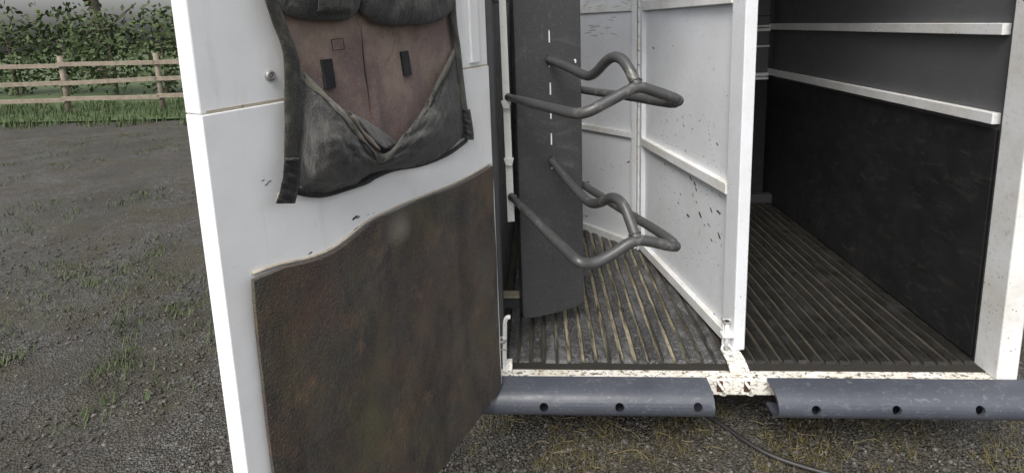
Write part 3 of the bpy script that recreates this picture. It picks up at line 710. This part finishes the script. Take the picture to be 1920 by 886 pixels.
# straps
def ribbon(name, pts, mat, t=.022, thick=.003):
    S_ = spline([(x, y, w_) for x, y, w_ in pts], 44); Gr = []
    for i, (x, y, w_) in enumerate(S_):
        row = []
        for k in (-1, -.5, 0, .5, 1):
            tq = t+.003*wob(i*.25, k)+.002*(1-k*k); s, z = dp(x+k*w_/2, y, tq); row.append(FDoor(s, tq, z))
        Gr.append(row)
    return MB().grid(Gr).build(name, mat, bag, smooth=True, solid=thick)
ribbon('strap', [(494,-60,24),(508,-2,24),(524,45,25),(540,88,25),(548,130,30),(549,190,32),(549,250,31),(548,300,30)], M_strap, .028)
ribbon('strap', [(846,-60,10),(848,-2,11),(851,50,12),(857,90,12),(862,140,12),(868,190,12),(872,212,12)], M_strap, .020)
ribbon('strap_tail', [(548,296,30),(547,325,31),(543,350,32),(539,368,33),(535,381,35)], M_tail, .033)
ribbon('strap_tail', [(873,205,15),(876,225,16),(879,245,16),(880,262,16)], M_tail, .024)
ribbon('stitch_bar', [(548,297,26),(548,301,26)], M_tape, .0365, .001)
ribbon('pale_backing', [(524,362,6),(523,371,9),(521,379,9)], M_tan, .026, .001)
# hook-and-loop patches, stitched square, seam
def patch(name, poly, mat, t=.0155, thick=.0012):
    pl = [dp(x, y, t) for x, y in poly]
    return MB().prism(pl, lambda a, b, q: FDoor(a, q, b), t-.012, t+thick).build(name, mat, bag)
patch('velcro_patch', [(604,112),(622,110),(630,164),(612,168)], M_tail)
patch('velcro_patch', [(752,97),(765,95),(772,140),(759,143)], M_tail)
sq = [(621,75),(643,72),(646,92),(624,95)]
for i in range(4):
    (xa, ya), (xb, yb) = sq[i], sq[(i+1) % 4]; pa, pb = dp(xa, ya, .018), dp(xb, yb, .018)
    MB().tube([FDoor(pa[0], .018, pa[1]), FDoor(pb[0], .018, pb[1])], .0008, 5).build('stitch_line', M_tail, bag)
sm = [FDoor(*((lambda q: (q[0], .0165, q[1]))(dp(x, y, .0165)))) for x, y in spline([(677,50),(681,100),(684,130),(690,170),(695,215)], 20)]
MB().tube(sm, [.0004+.0011*math.sin(math.pi*i/19) for i in range(20)], 6).build('seam', M_tail, bag)
for pts in ([(735,50),(739,75),(735,100),(725,115)], [(667,32),(672,45),(677,52)]):
    hp_ = [FDoor(*((lambda q: (q[0], .022, q[1]))(dp(x, y, .022)))) for x, y in spline(pts, 14)]
    MB().tube(hp_, .0006, 5).build('loose_thread', M_tape, bag)

# ================================================================== GROUND CLUTTER
mb = MB()
for _ in range(8000):
    px = random.uniform(560, 1920); py = random.uniform(758, 900); P = on_z(px, py, GZ); r = random.uniform(.0018, .0055)*(2.2 if random.random() < .04 else 1)
    if P[1] > 3.2: continue
    a = random.uniform(0, 6.28); c, s = math.cos(a), math.sin(a); V = []
    for zz, rr in ((-.3, .8), (.25, 1.), (.75, .6)):
        for k in range(5):
            q = k*1.2566+a; e = r*rr*random.uniform(.75, 1.15); V.append((P[0]+e*math.cos(q)*1.25, P[1]+e*math.sin(q), GZ+.003+zz*r))
    mb.add(V, [(i*5+j, i*5+(j+1) % 5, (i+1)*5+(j+1) % 5, (i+1)*5+j) for i in range(2) for j in range(5)]+[(10, 11, 12, 13, 14)])
for _ in range(9000):
    d_ = 1.2+5.5*random.random()**1.5; a = random.uniform(-1.3, .1); x, y = d_*math.sin(a), d_*math.cos(a); r = random.uniform(.004, .012)
    if x > XL-.3 and y > 1.6: continue
    V = []
    for zz, rr in ((-.3, .8), (.25, 1.), (.7, .6)):
        for k in range(5):
            q = k*1.2566+a; e = r*rr*random.uniform(.7, 1.15); V.append((x+e*math.cos(q)*1.25, y+e*math.sin(q), GZ+.001+zz*r))
    mb.add(V, [(i*5+j, i*5+(j+1) % 5, (i+1)*5+(j+1) % 5, (i+1)*5+j) for i in range(2) for j in range(5)]+[(10, 11, 12, 13, 14)])
tag(mb.build('gravel', M_stone), 'dark wet gravel stones strewn under the trailer sill and across the yard', kind='stuff')
mb = MB()
for _ in range(7000):
    px = random.uniform(880, 1920); py = random.uniform(760, 890); P = on_z(px, py, GZ)
    if wob(P[0]*5, P[1]*5) < -.1 or P[1] > 3.2: continue
    a = random.uniform(0, 6.28); L_ = random.uniform(.012, .04); d = np.array([math.cos(a), math.sin(a), random.uniform(.2, 1.2)]); q = np.array([-d[1], d[0], 0])*.0014
    b = np.array([P[0], P[1], GZ-.002]); mb.add([b-q, b+q, b+d*L_], [(0, 1, 2)])
tag(mb.build('moss', M_moss), 'olive moss and short dead grass between the gravel', kind='stuff')
straws = [[(1035,768),(1036,779),(1052,783),(1077,781)],[(1103,780),(1120,795),(1136,812)],[(1107,801),(1120,810),(1132,821)],[(1134,768),(1135,785),(1134,802)],[(1145,770),(1160,779),(1170,785)],[(1141,788),(1160,799),(1178,806)],[(1198,767),(1205,775),(1211,783)],[(1185,808),(1196,818),(1200,824)],[(1226,808),(1245,812),(1260,821)],[(1010,765),(1009,776)],[(1090,806),(1103,804)],[(1405,786),(1420,790),(1432,795)],[(1300,800),(1316,806),(1330,804)],[(1480,800),(1500,812),(1530,815)],[(1600,830),(1640,822),(1662,840)],[(1150,850),(1190,842),(1215,858)],[(990,840),(1010,826),(1030,830)]]
litter = MB()
for _ in range(34):
    x, y, a, l = random.uniform(930, 1500), random.uniform(772, 880), random.uniform(-.6, .9), random.uniform(10, 30); b = random.uniform(-.3, .3)
    pts = [(x, y), (x+l*.5*math.cos(a), y+l*.35*math.sin(a)), (x+l*math.cos(a+b), y+l*.7*math.sin(a+b))]
    litter.tube(spline([on_z(p, q, GZ+.011+.003*math.sin(i*2+x)) for i, (p, q) in enumerate(pts)], 7), random.uniform(.0006, .0012), 4)
tag(litter.build('straw_litter', M_straw), 'short broken bits of straw scattered over the gravel', kind='stuff')
for k, pts in enumerate(straws):
    P = spline([on_z(x, y, GZ+.012+.005*math.sin(i*2+k)) for i, (x, y) in enumerate(pts)], 10)
    o = MB().tube(P, random.uniform(.0010, .0016), 5).build('straw_stalk', M_straw, smooth=True)
    tag(o, 'straw stalk bent sharply like a hook on gravel below the bumper' if k == 0 else 'thin dry straw stalk lying nearly straight on the gravel below the bumper', 'straw', 'straw stalks on the gravel')
P = on_z(920, 769, GZ+.012)
lf = MB().grid([[(P[0]+.016*(u-.5)*2*math.sin(math.pi*min(.97, max(.03, v)))**.7, P[1]+.03*v-.01, GZ+.016+.008*abs(u-.5)+.004*math.sin(v*5)) for u in (0, .25, .5, .75, 1)] for v in np.linspace(0, 1, 9)]).build('fallen_leaf', M_leaf, smooth=True, solid=.0006)
tag(lf, 'small orange fallen leaf on gravel beside the door corner', 'leaf')
for k, (x, y, sz, lab) in enumerate(((-2.2, 3.1, .05, 'curled brown leaf lying alone on the yard gravel'), (-2.9, 4.6, .06, 'pale brown leaf lying flat on the yard gravel far from the door'))):
    lf = MB().grid([[(x+sz*.5*(u-.5)*2*math.sin(math.pi*min(.97, max(.03, v)))**.7, y+sz*v, GZ+.014+.02*abs(u-.5)*(1-k)+.006*math.sin(v*5)) for u in (0, .25, .5, .75, 1)] for v in np.linspace(0, 1, 9)]).build('fallen_leaf', M_leaf if k == 0 else M_straw, smooth=True, solid=.0008)
    tag(lf, lab, 'leaf')
mb = MB()
for _ in range(900):
    a = random.uniform(-1.25, -.42); d_ = random.uniform(2.6, 10.6); cx, cy = d_*math.sin(a), d_*math.cos(a)
    if wob(cx*.9, cy*.9, 2)+.25*wob(cx*5, cy*5) < .22 and d_ < 9: continue
    for q in range(24):
        th = random.uniform(0, 6.28); L_ = random.uniform(.02, .065); rr = random.uniform(0, .14); b = np.array([cx+rr*math.cos(th*3), cy+rr*math.sin(th*3), GZ-.004]); d = np.array([.6*math.cos(th), .6*math.sin(th), 1.]); w_ = np.array([-d[1], d[0], 0])*.006
        mb.add([b-w_, b+w_, b+d*L_], [(0, 1, 2)])
tag(mb.build('weeds', M_grass), 'low green weeds growing through the yard gravel', kind='stuff')
hz = GZ+.014
hp_ = spline([on_z(x, y, hz) for x, y in ((1295,757),(1318,772),(1345,790),(1372,808),(1395,824),(1440,850),(1500,872),(1580,893),(1700,915))], 60)
tag(MB().tube(hp_, .0085, 10).build('hose', M_cable, smooth=True), 'thin black hose running across the gravel from under the bumper', 'hose')

# ================================================================== YARD EDGE BEYOND THE DOOR
fe = empty('paddock_fence', (-9, 11, GZ)); tag(fe, 'weathered timber post and rail fence along the grass', 'fence')
fy = lambda x: 10.5+.05*x
for k in range(12):
    x = -20+k*2.0; y = fy(x); MB().tube([(x, y, GZ-.05), (x+.01, y, GZ+.6), (x, y, GZ+1.25)], [.055, .052, .05], 10).build('post', M_timber, fe, smooth=True)
    for z in (.35, .70, 1.05):
        if k < 11:
            e0, e1 = random.uniform(-.03, .03), random.uniform(-.03, .03)
            box('rail', (x-.03, -.02, z-.045), (x+2.03, .02, z+.045), M_timber, fe, .004, lambda a, t, zz: (a, fy(a)-.07+t, GZ+zz+e0+(e1-e0)*(a-x)/2))
mb = MB()
for _ in range(9000):
    x = random.uniform(-17, -3); y = random.uniform(8.6, 11.5)+.35*wob(x*2, 0); a = random.uniform(0, 6.28); h_ = random.uniform(.05, .22)
    b = np.array([x, y, GZ+.0]); d = np.array([.35*math.cos(a), .35*math.sin(a), 1.]); w_ = np.array([math.cos(a+1.5), math.sin(a+1.5), 0])*.012
    mb.add([b-w_, b+w_, b+d*h_], [(0, 1, 2)])
tag(mb.build('grass_blades', M_grass), 'rough green grass blades along the foot of the paddock fence', kind='stuff')
def leaf_mass(n, c, rad, size):
    V = []; Fs = []
    for _ in range(n):
        while True:
            p = rng.uniform(-1, 1, 3)
            if .25 < np.linalg.norm(p) < 1: break
        p = np.array(c)+p*np.array(rad)*(.85+.25*wob(p[0]*4, p[1]*4+p[2]*3, c[0])); a = unit(rng.normal(size=3)); b = unit(np.cross(a, rng.normal(size=3))); s = size*rng.uniform(.6, 1.3)
        k = len(V); V += [p-a*s, p+b*s*.5, p+a*s, p-b*s*.5]; Fs.append((k, k+1, k+2, k+3))
    return MB().add(V, Fs)
hd = empty('hedge', (-9, 13.5, GZ)); tag(hd, 'dense dark green hedge growing behind the paddock fence', 'hedge')
Hm = MB(); core = []
for k in range(15):
    x = -21+k*1.5; lm = leaf_mass(900, (x, 13.5+.3*wob(k, 0), GZ+1.25), (1.15, .8, 1.5+.2*wob(k, 3)), .09); Hm.add(lm.v, lm.f)
Hm.build('foliage', M_foli, hd)
for k in range(15):
    x = -21+k*1.5; MB().tube([(x, 13.5, GZ-.05), (x+.05, 13.5, GZ+.8), (x-.05, 13.55, GZ+1.6)], [.06, .045, .02], 7).build('stem', M_bark, hd)
for k, (x, y, h, lab) in enumerate(((-15.5, 17, 7.5, 'broad green tree rising behind the hedge, its trunk forked low'), (-9.0, 18.5, 6.5, 'slim green tree rising behind the hedge, its trunk straight'))):
    tr = empty('tree', (x, y, GZ)); tag(tr, lab, 'tree', 'trees behind the hedge')
    tk = MB().tube(spline([(x, y, GZ-.1), (x+.1, y, GZ+h*.3), (x-.05, y, GZ+h*.6), (x, y, GZ+h*.85)], 14), [.22-.013*i for i in range(14)], 9)
    for q in range(7):
        a = q*2.4; z = GZ+h*((.22 if k == 0 else .4)+.07*q); tk.tube([(x, y, z), (x+.7*math.cos(a), y+.7*math.sin(a), z+.5), (x+1.6*math.cos(a), y+1.6*math.sin(a), z+1.1)], [.08, .05, .015], 6)
    tk.build('trunk', M_bark, tr, smooth=True)
    cm = MB()
    for q in range(9):
        a = q*2.4; r = 1.5 if q else 0; lm = leaf_mass(420, (x+r*math.cos(a), y+r*math.sin(a), GZ+h*(.55+.05*q)), (1.2, 1.2, .9), .13); cm.add(lm.v, lm.f)
    cm.build('crown', M_foli, tr)
